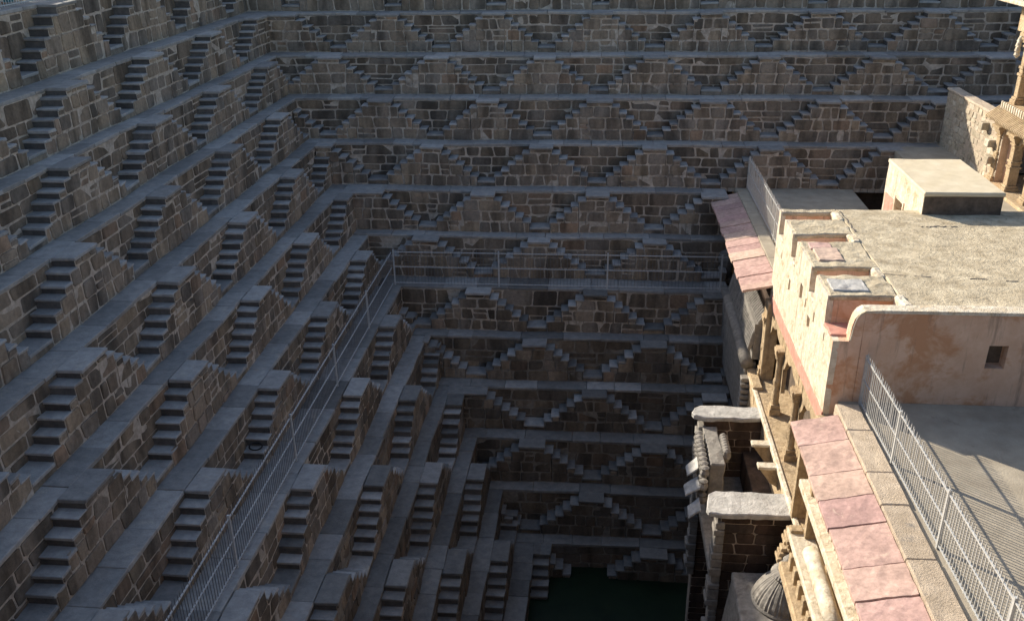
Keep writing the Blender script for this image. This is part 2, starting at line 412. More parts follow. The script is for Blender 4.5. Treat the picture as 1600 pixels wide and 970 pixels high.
def staircase(fr, k, c0, c1, run, ua, ub, label, group, valley_to=None):
    """a stair block: a landing level with the ledge and a flight of five steps down each side"""
    zt, zb = ZL(k), ZL(k+1)
    r = (zt-zb)/7
    lim = lambda a, b: (max(a, ua), min(b, ub))
    m0, m1 = lim(c0-5*run, c1+5*run)
    root = thing('double_staircase', fr.P((m0+m1)/2, W/2, zb), label, 'staircase', group)
    core = MB()
    # landing
    a, b = lim(c0, c1)
    if b-a > 0.15:
        core.box(a+0.012, b-0.012, -0.05, W-0.018, zb-0.12, zt-0.07)
        ls = fr.obj('landing_slab', slab_mesh(fr, a-0.03, b+0.03, 0.034, W+0.035, zt-0.085, zt+0.004, 0.018), 'slab' if rnd.random() > DARK_SHARE else 'darkslab', root, bevel=0.014)
        for ra, rb in ((a-0.003, a+0.1), (b-0.1, b+0.003)):
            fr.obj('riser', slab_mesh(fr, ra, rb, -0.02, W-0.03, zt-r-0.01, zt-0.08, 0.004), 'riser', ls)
    for sg, e in ((-1, c0), (1, c1)):
        for i in range(1, 6):
            p, q = (e-i*run, e-(i-1)*run) if sg < 0 else (e+(i-1)*run, e+i*run)
            p, q = lim(p, q)
            if q-p < 0.07: continue
            zt_i = zt-i*r
            core.box(p+0.012, q-0.012, -0.05, W-0.018, zb-0.12, zt_i-0.06)
            mb = MB()
            jz = rnd.uniform(-0.022, 0.012); jn = rnd.uniform(-0.035, 0.02); ov = rnd.uniform(0.02, 0.05)
            pa, qa = (p-ov, q+0.01) if sg < 0 else (p-0.01, q+ov)
            mb.add(*(lambda s_: (s_.v, s_.f))(slab_mesh(fr, pa, qa, -0.02, W+0.0+jn*0.6, zt_i-rnd.uniform(0.045, 0.075)+jz, zt_i+jz, 0.020)))
            ra, rb = (p-0.004, p+0.12) if sg < 0 else (q-0.12, q+0.004)
            st = fr.obj('step', mb, 'step' if rnd.random() > DARK_SHARE else 'darkslab', root, bevel=0.010)
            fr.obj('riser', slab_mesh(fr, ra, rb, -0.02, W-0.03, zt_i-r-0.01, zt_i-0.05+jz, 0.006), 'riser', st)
    if core.v: fr.obj('mortar_core', core, 'mortar' if k < 7 else 'darkmortar', root)
    # facing blocks
    nf = W-0.032
    def row(e, ha, hb):
        a, b = lim(c0-e*run, c1+e*run)
        if b-a > 0.12: course(fr, a, b, zb+ha*r, zb+hb*r, nf, root, wmin=0.30, wmax=0.78, seed=k*3.7)
    row(5, 0.0, 2.0); row(3, 2.0, 4.0); row(1, 4.0, 6.0)
    if b-a > 0.15: row(0, 6.0, 6.62)
    for sg, e in ((-1, c0), (1, c1)):
        for i, h in ((2, 4), (4, 2)):
            p, q = (e-i*run, e-(i-1)*run) if sg < 0 else (e+(i-1)*run, e+i*run)
            p, q = lim(p, q)
            if q-p > 0.1:
                g = 0.02
                stone(fr, [(p+g, zb+h*r+g), (q-g, zb+h*r+g), (q-g, zb+h*r+r-0.08), (p+g, zb+h*r+r-0.08)], nf, 0.032, 'stone', root)
    # low landing in the hollow towards the next stair block
    if valley_to is not None:
        a, b = lim(c1+5*run, valley_to)
        if b-a > 0.15:
            fr.obj('bottom_landing', slab_mesh(fr, a+0.005, b-0.005, -0.02, W+0.0, zb+r-0.085, zb+r, 0.014), 'slab' if rnd.random() > DARK_SHARE else 'darkslab', root, bevel=0.012)
            fr.obj('landing_base', MB().box(a+0.01, b-0.01, -0.05, W-0.03, zb-0.12, zb+r-0.08), 'stone' if rnd.random() > DARK_SHARE else 'darkstone', root)
    return root

def profile(landings, run, r):
    """height of the stair blocks above their base at u"""
    def h(u):
        best = r
        for c0, c1 in landings:
            d = max(c0-u, u-c1, 0)
            if d <= 1e-6: return 7*r
            i = int(d/run)+1
            if i <= 5: best = max(best, (7-i)*r)
        return best
    return h

ROWN = lambda k: ORD[k+2] + ' row from the top'
def build_side(side, k, ua, ub):
    global DARK_SHARE
    DARK_SHARE = min(1.0, max(0.0, (k-5)/4))  # share of darker pieces rises with depth
    fr = Frame(side, k)
    zt, zb = ZL(k), ZL(k+1)
    r = (zt-zb)/7
    half = 0.5 if (k % 2) else 0.0
    if side == 'back':
        run, LW, per = 0.274, 0.44, PB
        raw = [(X0B+per*(j+half)-LW, X0B+per*(j+half)+LW) for j in range(-6, 7)]
    else:
        run, LW, per = 0.296, 0.5, PLF
        raw = [(per*(j+half)-1.0, per*(j+half)) for j in range(-3, 9)]
    L = []
    for c0, c1 in raw:
        if c1+5*run < ua+0.2 or c0-5*run > ub-0.1: continue
        if 0 < c0-ua < 1.15: c0 = ua
        else: c0 += rnd.uniform(-0.06, 0.06)
        L.append((c0, c1+rnd.uniform(-0.06, 0.06)))
    h = profile(L, run, r)
    where = 'back wall' if side == 'back' else 'left wall'
    rown = ORD[k+2] + ' terrace from the top'
    root = thing('terrace_wall', fr.P((ua+ub)/2, 0, zb), f'stone block retaining wall of the {rown} along the {where}', 'wall', f'terrace walls of the {where}')
    # mortar bed behind the blocks
    bed = MB(); nb = max(1, int((ub-ua)/0.5)); us = [ua-0.3]+[ua+(ub-ua)*i/nb for i in range(1, nb+1)]
    for a in us:
        bed.v += [(a, -0.75, zb-0.25), (a, -0.016, zb-0.25), (a, -0.016, (zt+zb)/2), (a, -0.016, zt-0.10), (a, -0.75, zt-0.10)]
    for i in range(nb):
        for j in range(5):
            q = (j+1) % 5
            bed.f.append((i*5+j, i*5+q, i*5+5+q, i*5+5+j))
    fr.obj('mortar_bed', bed, 'mortar' if k < 7 else 'darkmortar', root)
    # rows of blocks, hidden ones left out
    zs = [zb+0.0]
    hs = [rnd.uniform(0.30, 0.52) for _ in range(rnd.choice((3, 4, 4)))]
    sc = (zt-0.10-zb)/sum(hs)
    for q in hs: zs.append(zs[-1]+q*sc)
    def hidden(a, b, za, zb_):
        lo = min(h(a+(b-a)*t/8) for t in range(9))
        return lo >= (zb_-zb)+0.02
    for a, b in zip(zs, zs[1:]):
        course(fr, ua, ub, a, b, -0.032, root, skip=hidden, wmin=0.36, wmax=1.15, seed=k*5.1+(0 if side == 'back' else 40), gap=0.042, mid_share=0.9)
    # ledge paving
    D = 1.0 if k < 0 else 0.74
    if k == 6: D = 1.15
    u = ua-0.02 if side == 'back' else ua+0.04
    if side == 'back': u = ua-0.72
    while u < ub-0.3:
        v = min(u+rnd.uniform(0.8, 1.9), ub)
        if ub-v < 0.4: v = ub
        fr.obj('paving_slab', slab_mesh(fr, u+0.004, v-0.004, -D, 0.03+rnd.uniform(-0.03, 0.015), zt-0.10, zt+rnd.uniform(-0.006, 0.006), 0.016), 'slab' if rnd.random() > DARK_SHARE else 'darkslab', root, bevel=0.013)
        u = v
    for i, (c0, c1) in enumerate(L):
        nxt = L[i+1][0]-5*run if i+1 < len(L) else None
        staircase(fr, k, c0, c1, run, ua, ub,
                  f'{ORD[i+1]} stair block from the corner, {ROWN(k)}, {where}',
                  f'stair blocks of the {where}', nxt)

ZWATER = -17.5
for k in range(-1, 12):
    sc = YL0-YWB(k)                                # corner, as distance along the left wall
    s_exit = [14.8, 17.3, 19.7, 22.2, 24.7, 27.2, 25.8, 24.1, 22.4, 20.6, 18.9, 17.2, 15.5][k+1]
    build_side('left', k, sc, min(s_exit+3.5, 31))
    xc = XWL(k)+SKEW*sc
    xe = 21.6 if k <= 2 else (17.5 if k == 3 else 9.55)
    build_side('back', k, xc, xe)

# the terraces of the near side, below and behind the viewer
for k in range(-1, 12):
    yn = -36.6+1.2*(k+1)
    t = thing('terrace_wall', (3, yn, ZL(k+1)), f'retaining wall of the {ORD[k+2]} terrace from the top along the near side', 'wall', 'terrace walls of the near side')
    box_part('masonry', XWL(k)-0.6, 9.58 if k >= 4 else 9.9, yn-2.0, yn, ZL(k+1)-0.3, ZL(k)-0.1, 'stone' if k < 7 else 'darkstone', t, 0.0)
    box_part('ledge', XWL(k)-0.6, 9.58 if k >= 4 else 9.9, yn-2.0, yn+0.03, ZL(k)-0.098, ZL(k)-0.01, 'slab', t, 0.0)

# ground around the well, one sheet with the pit left open
gx0, gx1, gy0, gy1 = XWL(-1)-0.95, 25.0, -38.5, YWB(-1)+0.95
B = 900
gv = [(-B, -B, 0), (B, -B, 0), (B, B, 0), (-B, B, 0), (gx0, gy0, 0), (gx1, gy0, 0), (gx1, gy1, 0), (gx0, gy1, 0)]
g = mesh_obj('ground', [(x, y, ZL(-1)-0.02) for x, y, z in gv], [(0, 1, 5, 4), (1, 2, 6, 5), (2, 3, 7, 6), (3, 0, 4, 7)], 'earth')
tag(g, 'dry earth ground around the rim of the stepwell', None, None, 'structure')
w = mesh_obj('water', [(1.2, -34, ZWATER), (9.6, -34, ZWATER), (9.6, -11.2, ZWATER), (1.2, -11.2, ZWATER)], [(0, 1, 2, 3)], 'water')
tag(w, 'dark green still water at the bottom of the well', None, None, 'structure')

# ------------------------------------------------------------------ fences
def bar_mesh(name, sx, sy, h, tip=0.0, mat='metal'):
    """upright bar standing on z = 0; tip > 0 gives it a point"""
    x, y = sx/2, sy/2
    mb = MB()
    vs = [(-x, -y, 0), (x, -y, 0), (x, y, 0), (-x, y, 0), (-x, -y, h-tip), (x, -y, h-tip), (x, y, h-tip), (-x, y, h-tip)]
    fs = [(0, 3, 2, 1), (0, 1, 5, 4), (1, 2, 6, 5), (2, 3, 7, 6), (3, 0, 4, 7)]
    if tip:
        vs.append((0, 0, h)); fs += [(4, 5, 8), (5, 6, 8), (6, 7, 8), (7, 4, 8)]
    else: fs.append((4, 5, 6, 7))
    me = bpy.data.meshes.new(name); me.from_pydata(vs, [], fs); me.materials.append(M[mat])
    return me
PICKETS = {m: bar_mesh('picket', 0.016, 0.016, 1.13, 0.05, m) if m == 'metal' else bar_mesh('picket', 0.012, 0.012, 1.13, 0.05, 'metal_dark') for m in ('metal', 'metal_dull')}
POSTS = {m: bar_mesh('post', 0.055, 0.055, 1.08, 0.0, m) for m in ('metal', 'metal_dull')}
def fence(A, B, label, posts, pitch=0.125, group='steel picket fences', hs=1.13, mat='metal'):
    PICKET, POST = PICKETS[mat], POSTS[mat]
    A = Vector(A); B = Vector(B); d = B-A; L = d.length
    root = thing('picket_fence', A, label, 'fence', group)
    root.rotation_euler = (0, 0, math.atan2(d.y, d.x)); root.scale = (1, 1, hs)
    def put(me, name, x, z=0.0):
        o = bpy.data.objects.new(name, me); link(o, root); o.location = (x, 0, z); return o
    for x in posts:
        if 0 <= x <= L: put(POST, 'post', x)
    for name, z, h in (('top_rail', 1.0, 0.024), ('middle_rail', 0.55, 0.018), ('bottom_rail', 0.06, 0.022)):
        mb = MB()
        n = max(2, int(L/0.8))
        for i in range(n):      # slightly wavy rails
            a, b = L*i/n, L*(i+1)/n
            mb.box(a, b, -0.014, 0.014, z, z+h)
        me = bpy.data.meshes.new(name); me.from_pydata(mb.v, [], mb.f); me.materials.append(M[mat])
        o = bpy.data.objects.new(name, me); link(o, root)
    x = pitch/2
    while x < L:
        o = put(PICKET, 'picket', x, 0.03+rnd.uniform(-0.004, 0.004))
        o.rotation_euler = (rnd.uniform(-0.012, 0.012), rnd.uniform(-0.012, 0.012), 0)
        x += pitch
    return root
zG = ZL(6)
fence((-2.98, YWB(6)+0.09, zG), (9.4, YWB(6)+0.09, zG), 'steel picket fence running across the back wall', [0.03, 4.0, 8.05, 12.2], hs=1.31, mat='metal_dull')
fence((-3.02, YWB(6)+0.02, zG), (-3.28, -27.5, zG), 'steel picket fence along the left wall running down towards the viewer', [3.9, 8.0, 12.1, 16.4, 20.4], 0.12, hs=1.31, mat='metal_dull')
fence((10.49, -20.42, -5.99), (10.66, -29.5, -5.99), 'sunlit steel picket fence beside the lower pink eave on the near terrace', [0.03, 2.4, 5.05, 7.7], 0.105)
fence((10.36, -3.72, -5.99), (10.42, -13.1, -5.99), 'steel picket fence beside the far pink eave behind the battlements', [0.03, 3.1, 5.9, 8.7], 0.11)

# ------------------------------------------------------------------ terraces of the pavilion side
def structure(name, label, mb, mat, **kw):
    o = mb.build(name, mat, None, **kw)
    return tag(o, label, None, None, 'structure')
structure('near_terrace_floor', 'grey screed floor of the near terrace', MB().box(10.05, 24, -36, -20.31, -6.5, -6.0), 'floor')
structure('far_terrace_floor', 'grey floor of the far terrace behind the battlements', MB().box(9.9, 14.3, -13.19, YWB(3)-0.02, -6.5, -6.0), 'floor')
structure('upper_court_floor', 'pale floor below the tall rubble wall', MB().box(15.66, 25, -13.19, -2.62, -7.0, -4.5), 'floor')
structure('side_court_floor', 'ledge floor at the foot of the carved kiosk', MB().box(17.95, 25, -7.0, YWB(2)-0.6, -4.4, -3.02), 'slab')
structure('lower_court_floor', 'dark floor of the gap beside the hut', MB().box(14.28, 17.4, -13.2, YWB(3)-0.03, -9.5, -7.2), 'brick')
# kerb slabs under the near fence, all loose pieces of one kerb
kb = thing('terrace_kerb', (10.2, -24, -6.0), 'worn concrete kerb between the pink eave and the near fence', 'kerb')
y = -20.55
while y > -31:
    L = rnd.uniform(1.05, 1.6)
    box_part('kerb_slab', 9.93, 10.46+rnd.uniform(-0.03, 0.03), y-L+0.012, y, -6.2, -5.93+rnd.uniform(-0.008, 0.008), 'kerb', kb, 0.02, 2, 0.012, 3)
    y -= L
kb = thing('terrace_kerb', (10.1, -8, -6.0), 'smooth kerb between the far pink eave and its fence', 'kerb')
y = -4.0
while y > -13.1:
    L = rnd.uniform(1.2, 1.9); yy = max(y-L, -13.15)
    box_part('kerb_slab', 9.93, 10.33, yy+0.01, y, -6.2, -5.95+rnd.uniform(-0.004, 0.004), 'floor', kb, 0.012, 1, 0.006, 3)
    y = yy-0.001

# ------------------------------------------------------------------ pink sloping stone eaves
def eave(label, y0, y1, w0, w1, joints=None):
    root = thing('stone_eave', (9.4, (y0+y1)/2, -6.2), label, 'eave', 'pink sandstone eaves')
    y = y0
    while y > y1+0.2:
        L = rnd.uniform(w0, w1); b = max(y-L, y1)
        if b-y1 < 0.3: b = y1
        dz = rnd.uniform(-0.012, 0.012); dx = rnd.uniform(-0.03, 0.03); tz = rnd.uniform(-0.012, 0.012)
        mb = MB()
        xi, xo, zi, zo, t = 9.92, 8.90+dx, -5.985+dz, -6.20+dz, 0.085
        ya, yb = y-0.012, b+0.012
        vs = [(xo, yb, zo-t), (xi, yb, zi-t), (xi, ya, zi-t), (xo, ya, zo-t), (xo, yb, zo+tz), (xi, yb, zi+tz), (xi, ya, zi), (xo, ya, zo)]
        mb.add(vs, [(0, 3, 2, 1), (4, 5, 6, 7), (0, 1, 5, 4), (1, 2, 6, 5), (2, 3, 7, 6), (3, 0, 4, 7)])
        mb.build('eave_slab', 'pink', root, 0.006, 4, 0.014, 5.0)
        y = b
    return root
eave('pink sandstone eave in the foreground beside the near fence', -20.9, -31, 0.82, 1.12)
eave('pink sandstone eave at the far end, half in shade', -4.35, -13.45, 0.45, 0.75)

# ------------------------------------------------------------------ battlemented building
rb = thing('battlemented_building', (12, -16.8, -6.5), 'sunlit cream building with notched battlements and a flat lime roof', 'building')
FX = 9.75
holes = [(-17.04, -16.72, -5.0, -4.58), (-15.62, -15.42, -5.32, -5.0), (-17.53, -17.43, -4.95, -4.7), (-18.12, -17.84, -5.28, -4.98), (-18.46, -18.36, -4.92, -4.66), (-14.18, -14.08, -4.95, -4.75), (-19.59, -19.5, -4.88, -4.66)]
# the facade skin: merlons and sills cut out of one outline with real loopholes
GAPS = [(-14.10, -13.42), (-15.86, -15.28), (-18.20, -17.64), (-20.31, -19.42)]
mb = holed_wall('X', FX, 0.14, -20.3, -13.2, -6.52, -3.8, holes+[(a, b, -4.5, -3.8) for a, b in GAPS])
mb.build('facade_wall', 'cream', rb, 0.0, 2, 0.014, 1.6)
MB().box(FX+0.143, 11.25, -20.04, -13.21, -6.6, -4.52).build('parapet_mass', 'brown', rb)
for a, b in ((-17.64, -15.86), (-19.42, -18.20), (-15.28, -14.10), (-13.42, -13.2)):
    box_part('merlon', FX+0.142, 11.26, a+0.004, b-0.004, -4.6, -3.9, 'brown', rb, 0.0, 1, 0.006)
    box_part('merlon_top', FX+0.04, 11.3, a-0.02, b+0.02, -3.92, -3.79, 'roof', rb, 0.03, 4, 0.035, 2.6)
for a, b in GAPS[:3]:
    box_part('slot_end', 11.12, 11.34, a-0.04, b+0.04, -4.55, -3.775, 'cream', rb, 0.05, 2, 0.03, 3)
    box_part('sill', FX-0.01, 11.13, a+0.01, b-0.01, -4.53, -4.44, 'cream', rb, 0.02, 2, 0.02, 3)
box_part('sill', FX-0.01, 11.1, -20.06, -19.43, -4.53, -4.45, 'pinkpaint', rb, 0.02, 2, 0.02, 3)
box_part('slot_end', 11.2, 11.42, -20.02, -19.38, -4.55, -3.76, 'cream', rb, 0.05, 2, 0.03, 3)
for p, q in (((10.0, -17.3), (10.6, -16.4)), ((9.9, -19.2), (10.7, -18.5)), ((9.95, -16.5), (10.5, -16.0))):
    box_part('patch_slab', p[0], q[0], p[1], q[1], -3.82, -3.755, 'pink' if p[1] > -18 else 'pale', rb, 0.02, 2, 0.02, 4)
box_part('mass', 11.27, 24, -20.04, -13.21, -6.6, -3.96, 'brown', rb, 0.0)
ROOFH = -3.80
box_part('roof_slab', 11.31, 24, -20.06, -13.1, -3.95, ROOFH, 'roof', rb, 0.03, 5, 0.018, 1.3)
for (xa, ya, xb, yb) in ((11.35, -18.1, 14.2, -18.35), (13.2, -14.6, 14.2, -14.5), (11.36, -13.4, 11.42, -15.0), (14.6, -17.4, 16.5, -17.9)):
    # cracked raised seams of the roof screed
    mb = MB(); n = 14
    pts = [(xa+(xb-xa)*i/n+rnd.uniform(-0.05, 0.05), ya+(yb-ya)*i/n+rnd.uniform(-0.05, 0.05)) for i in range(n+1)]
    for (p, q) in zip(pts, pts[1:]):
        if rnd.random() < 0.3: continue
        hw = rnd.uniform(0.008, 0.022)
        d = Vector((q[0]-p[0], q[1]-p[1], 0)).normalized(); o_ = Vector((-d.y, d.x, 0))*hw
        c = [Vector((*p, ROOFH-0.02))-o_, Vector((*q, ROOFH-0.02))-o_, Vector((*q, ROOFH-0.02))+o_, Vector((*p, ROOFH-0.02))+o_]
        mb = MB()
        mb.add(c+[v+Vector((0, 0, 0.026+rnd.uniform(0, 0.012))) for v in c], [(0, 3, 2, 1), (4, 5, 6, 7), (0, 1, 5, 4), (1, 2, 6, 5), (2, 3, 7, 6), (3, 0, 4, 7)])
        mb.build('roof_seam', 'riser', rb)
# front wall towards the near terrace
fw = holed_wall('Y', -20.30, 0.24, 10.36, 24, -6.3, -3.80, [(13.05, 13.46, -5.08, -4.53)])
fwo = fw.build('front_wall', 'brown', rb, 0.0, 2, 0.010, 1.2)
fwo['label'] = 'brown plastered front wall with a small square niche'
poly = [(FX+0.0, -6.6), (10.355, -6.6), (10.355, -3.80), (10.30, -3.81), (10.22, -3.86), (10.15, -3.97), (10.11, -4.15), (10.09, -4.5), (FX+0.0, -4.5)]
MB().prism(poly, 'Y', -20.302, -20.06).build('front_wall_end', 'brown', rb, 0.0, 2, 0.008, 2)
cap = [(10.10, -4.48), (10.13, -4.15), (10.17, -3.95), (10.24, -3.83), (10.34, -3.765), (10.7, -3.745), (24, -3.745), (24, -3.80), (10.34, -3.815), (10.20, -3.90), (10.15, -4.1), (10.13, -4.48)]
MB().prism(cap, 'Y', -20.33, -19.98).build('wall_coping', 'cream', rb, 0.0, 3, 0.016, 2.5)
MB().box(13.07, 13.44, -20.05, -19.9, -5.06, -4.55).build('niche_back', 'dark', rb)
box_part('pink_band', FX-0.025, FX+0.01, -20.32, -13.5, -6.62, -6.28, 'pinkpaint', rb, 0.008, 2, 0.006)

# ------------------------------------------------------------------ gallery storey below it
pv = thing('pavilion_gallery', (10.5, -17, -9), 'sunlit arcaded gallery with slender columns below the battlements', 'pavilion')
FLZ = -9.0
YC = [-13.5, -15.72, -18.05, -20.35, -22.6]
box_part('floor_slab', 9.40, 12.6, -23.0, -13.3, FLZ-0.16, FLZ, 'ochre', pv, 0.02, 3, 0.012)
box_part('back_wall', 10.35, 10.6, -31, -13.0, FLZ-0.1, -6.5, 'dark', pv, 0.0)  # set forward and coloured dark to imitate the shade behind the arches
box_part('ceiling', 10.1, 12.3, -31, -13.2, -6.75, -6.55, 'ochre', pv, 0.0)
def column(parent, x, y, z0, z1, r=0.13, mat='ochre', name='column', bracket=True):
    H = z1-z0
    def sq(mb, h, za, zb): mb.box(x-h, x+h, y-h, y+h, za, zb)
    mb = MB()
    sq(mb, r*1.45, z0, z0+0.10*H); sq(mb, r*1.2, z0+0.10*H, z0+0.16*H)
    n = 8; pr = [(r*1.0, z0+0.16*H), (r*0.92, z0+0.45*H), (r*1.18, z0+0.47*H), (r*1.18, z0+0.53*H), (r*0.9, z0+0.55*H), (r*0.86, z0+0.82*H), (r*1.25, z0+0.85*H), (r*1.25, z0+0.89*H)]
    mb.lathe(x, y, pr, n)
    sq(mb, r*1.3, z0+0.89*H, z0+0.94*H)
    if bracket:
        mb.prism([(y-r*2.1, z1), (y-r*2.0, z1-0.03*H), (y-r*1.1, z1-0.06*H), (y+r*1.1, z1-0.06*H), (y+r*2.0, z1-0.03*H), (y+r*2.1, z1)], 'X', x-r*1.05, x+r*1.05)
    sq(mb, r*1.5, z0+0.94*H, z1-0.005)
    return mb.build(name, mat, parent, 0.01)
def arch(parent, x, ya, yb, zs, zt, thick=0.16, foils=5, mat='ochre', half=None, base=None, crown=0.16):
    """pierced spandrel with a cusped arch between two columns (ya > yb)"""
    cy, hw = (ya+yb)/2, (half or abs(ya-yb)/2-0.12)
    pts = []
    n = 40
    for i in range(n+1):
        a = math.pi*i/n
        s = 1-0.10*abs(math.cos(a*foils))
        py = cy+hw*math.cos(a)*s; pz = zs+(zt-zs-crown)*(math.sin(a)**0.9)*s
        pts.append((py, pz))
    outer_top = zt
    mb = MB()
    for (p, q) in zip(pts, pts[1:]):
        v = [(x, p[0], p[1]), (x, q[0], q[1]), (x, q[0], outer_top), (x, p[0], outer_top)]
        v += [(x+thick, a_, b_) for _, a_, b_ in v]
        mb.add(v, [(0, 1, 2, 3), (7, 6, 5, 4), (0, 4, 5, 1), (2, 6, 7, 3)])
    for sgn, yy in ((1, ya), (-1, yb)):
        e = pts[0] if sgn > 0 else pts[-1]
        mb.box(x, x+thick, min(yy, e[0]), max(yy, e[0]), (base if base is not None else zs-0.02), outer_top)
    return mb.build('arch', mat, parent)
for y in YC: column(pv, 9.70, y, FLZ, -6.95, 0.105)
for a, b in zip(YC, YC[1:]): arch(pv, 9.76, a-0.001, b+0.001, -7.85, -6.53, 0.11, 5, 'ochre', 1.0, -8.2, 0.36)
box_part('lintel', 9.62, 10.1, -31, -20.31, -6.95, -6.35, 'ochre', pv, 0.015, 2, 0.01)
box_part('edge_moulding', 9.33, 9.45, -21.2, -13.4, FLZ-0.10, FLZ+0.035, 'cream', pv, 0.02, 2, 0.012)
box_part('fascia', 9.385, 9.6, -21.2, -13.2, FLZ-1.1, FLZ-0.12, 'ochre', pv, 0.01, 2, 0.012)
for y in (-17.3, -18.38):
    b_ = box_part('bracket_shelf', 8.86, 9.39, y-0.13, y+0.13, FLZ-0.08, FLZ+0.0, 'cream', pv, 0.012, 1, 0.006)
    MB().prism([(8.9, FLZ-0.085), (9.386, FLZ-0.085), (9.386, FLZ-0.62), (9.2, FLZ-0.5), (9.02, FLZ-0.25)], 'Y', y-0.09, y+0.09).build('bracket', 'ochre', pv, 0.01)
# tall boards (window jambs) under the eave
for y in (-20.55, -21.9):
    box_part('jamb', 9.3, 9.75, y-0.09, y+0.09, FLZ, -6.4, 'ochre', pv, 0.01)

# ------------------------------------------------------------------ lower facade below the near eave
lf = thing('carved_lower_facade', (9.5, -25, -9.5), 'sunlit carved cornices and dentils under the near pink eave', 'facade')
box_part('wall', 9.52, 9.9, -31, -22.95, -12, -6.5, 'ochre', lf, 0.0, 1, 0.008)
box_part('cornice', 9.18, 9.55, -31, -21.3, -7.62, -7.42, 'cream', lf, 0.02, 2, 0.012)
y = -21.5
while y > -30.5:
    box_part('dentil', 9.36, 9.53, y-0.13, y, -7.40, -6.9, 'cream', lf, 0.012)
    y -= 0.28
box_part('cornice', 8.98, 9.55, -31, -21.55, -8.72, -8.55, 'cream', lf, 0.03, 2, 0.015)
box_part('cornice', 8.82, 9.55, -31, -21.95, -9.42, -9.20, 'ochre', lf, 0.03, 2, 0.015)
y = -22.2
while y > -30.5:
    box_part('dentil', 8.95, 9.54, y-0.2, y, -9.15, -8.76, 'ochre', lf, 0.015)
    y -= 0.46
mb = MB()
mb.tube((9.2, -22.9, -8.2), (9.2, -25.2, -8.2), 0.17, 14)
mb.build('roll_moulding', 'cream', lf, 0, 2, 0.01, smooth=True)
for i, (y, x, z) in enumerate(((-21.25, 9.25, -8.95), (-21.45, 9.1, -9.3), (-21.7, 9.2, -8.6))):
    mb = MB()
    for j in range(5):
        h = 0.24-0.035*abs(j-2)
        mb.box(x-h, x+h*0.6, y-h*0.7, y+h*0.7, z-0.5+j*0.13, z-0.5+j*0.13+0.10)
    mb.build('bracket_capital', 'ochre', lf, 0.015)

# ------------------------------------------------------------------ lower pavilion: walls down to the water
class Plane:
    side = 'back'
    def __init__(s, o, ud, nd): s.o, s.ud, s.nd = Vector(o), Vector(ud), Vector(nd)
    def P(s, u, n, z):
        v = s.o+s.ud*u+s.nd*n
        return (v.x, v.y, z)
pb = thing('pavilion_substructure', (10, -17, -18), 'dark stone substructure of the pavilion standing in the water', 'building')
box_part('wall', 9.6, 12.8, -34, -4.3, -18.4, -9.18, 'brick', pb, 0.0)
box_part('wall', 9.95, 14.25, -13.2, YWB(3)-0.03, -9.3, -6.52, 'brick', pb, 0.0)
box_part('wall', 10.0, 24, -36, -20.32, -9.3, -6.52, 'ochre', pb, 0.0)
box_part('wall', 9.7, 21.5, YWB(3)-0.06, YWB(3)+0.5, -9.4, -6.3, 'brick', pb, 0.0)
def side_wall(label, x0, x1, y0, y1, ztop, zbot, slabx0, sy0, sy1):
    t = thing('projecting_wall', ((x0+x1)/2, (y0+y1)/2, zbot), label, 'wall', 'projecting walls of the pavilion base')
    box_part('core', x0+0.04, x1, y0+0.03, y1, zbot, ztop-0.14, 'mortar', t, 0.0)
    fr = Plane((x0, y0+0.03, 0), (1, 0, 0), (0, -1, 0))
    z = ztop-0.15; i = 0
    while z > max(zbot, ZWATER)-0.2:
        h = rnd.uniform(0.2, 0.34)
        course(fr, 0.04, x1-x0, z-h, z, 0.0, t, 'brick', 0.35, 0.9, 0.025, None, 0.015, 0.02, 0.04, 7.7)
        z -= h; i += 1
    # pale broken cap slab
    poly = [(slabx0, sy0+0.22), (slabx0+0.06, sy0+0.06), (slabx0+0.35, sy0), (x1, sy0+0.04), (x1, sy1), (slabx0+0.3, sy1+0.03), (slabx0+0.12, sy1-0.12)]
    MB().prism(poly, 'Z', ztop-0.15, ztop).build('cap_slab', 'pale', t, 0.025, 3, 0.03, 2.4)
    return t
side_wall('projecting dark wall under the upper pale cap slab', 7.72, 9.42, -15.86, -15.35, -9.06, -18.2, 7.42, -15.95, -15.28)
side_wall('projecting dark wall under the lower broken pale cap slab', 7.68, 9.42, -20.40, -19.75, -9.06, -18.2, 7.36, -20.50, -19.55)
# balcony between them
bal = thing('ruined_balcony', (7.9, -17, -11), 'ruined carved balcony between the two projecting walls', 'balcony')
box_part('parapet', 7.72, 8.12, -17.92, -15.98, -10.9, -9.32, 'greystone', bal, 0.03, 3, 0.03, 2.4)
box_part('floor_slab', 7.6, 9.6, -19.75, -15.9, -11.3, -11.05, 'greystone', bal, 0.02)
box_part('inner_wall', 8.9, 9.58, -19.72, -15.95, -11.05, -10.15, 'brick', bal, 0.02, 1, 0.01)
for i in range(9):
    for j in range(3):
        y = -16.4-i*0.22; z = -9.25-j*0.42
        MB().lathe(7.56, y, [(0.0, z-0.36), (0.10, z-0.30), (0.13, z-0.2), (0.09, z-0.1), (0.12, z-0.04), (0.02, z)], 8).build('carved_baluster', 'greystone', bal)
for i, (y, z, dx) in enumerate(((-17.5, -9.55, 0), (-18.0, -9.85, -0.06), (-18.55, -10.15, 0.0))):
    mb = MB()
    c = [(7.46, y+0.28, z), (7.46, y-0.28, z), (7.16+dx, y-0.22, z-0.28), (7.16+dx, y+0.26, z-0.28)]
    mb.add(c+[(a, b, cz-0.07) for a, b, cz in c], [(0, 1, 2, 3), (7, 6, 5, 4), (0, 4, 5, 1), (1, 5, 6, 2), (2, 6, 7, 3), (3, 7, 4, 0)])
    mb.build('eave_fragment', 'pale', bal, 0.01, 2, 0.02, 3)
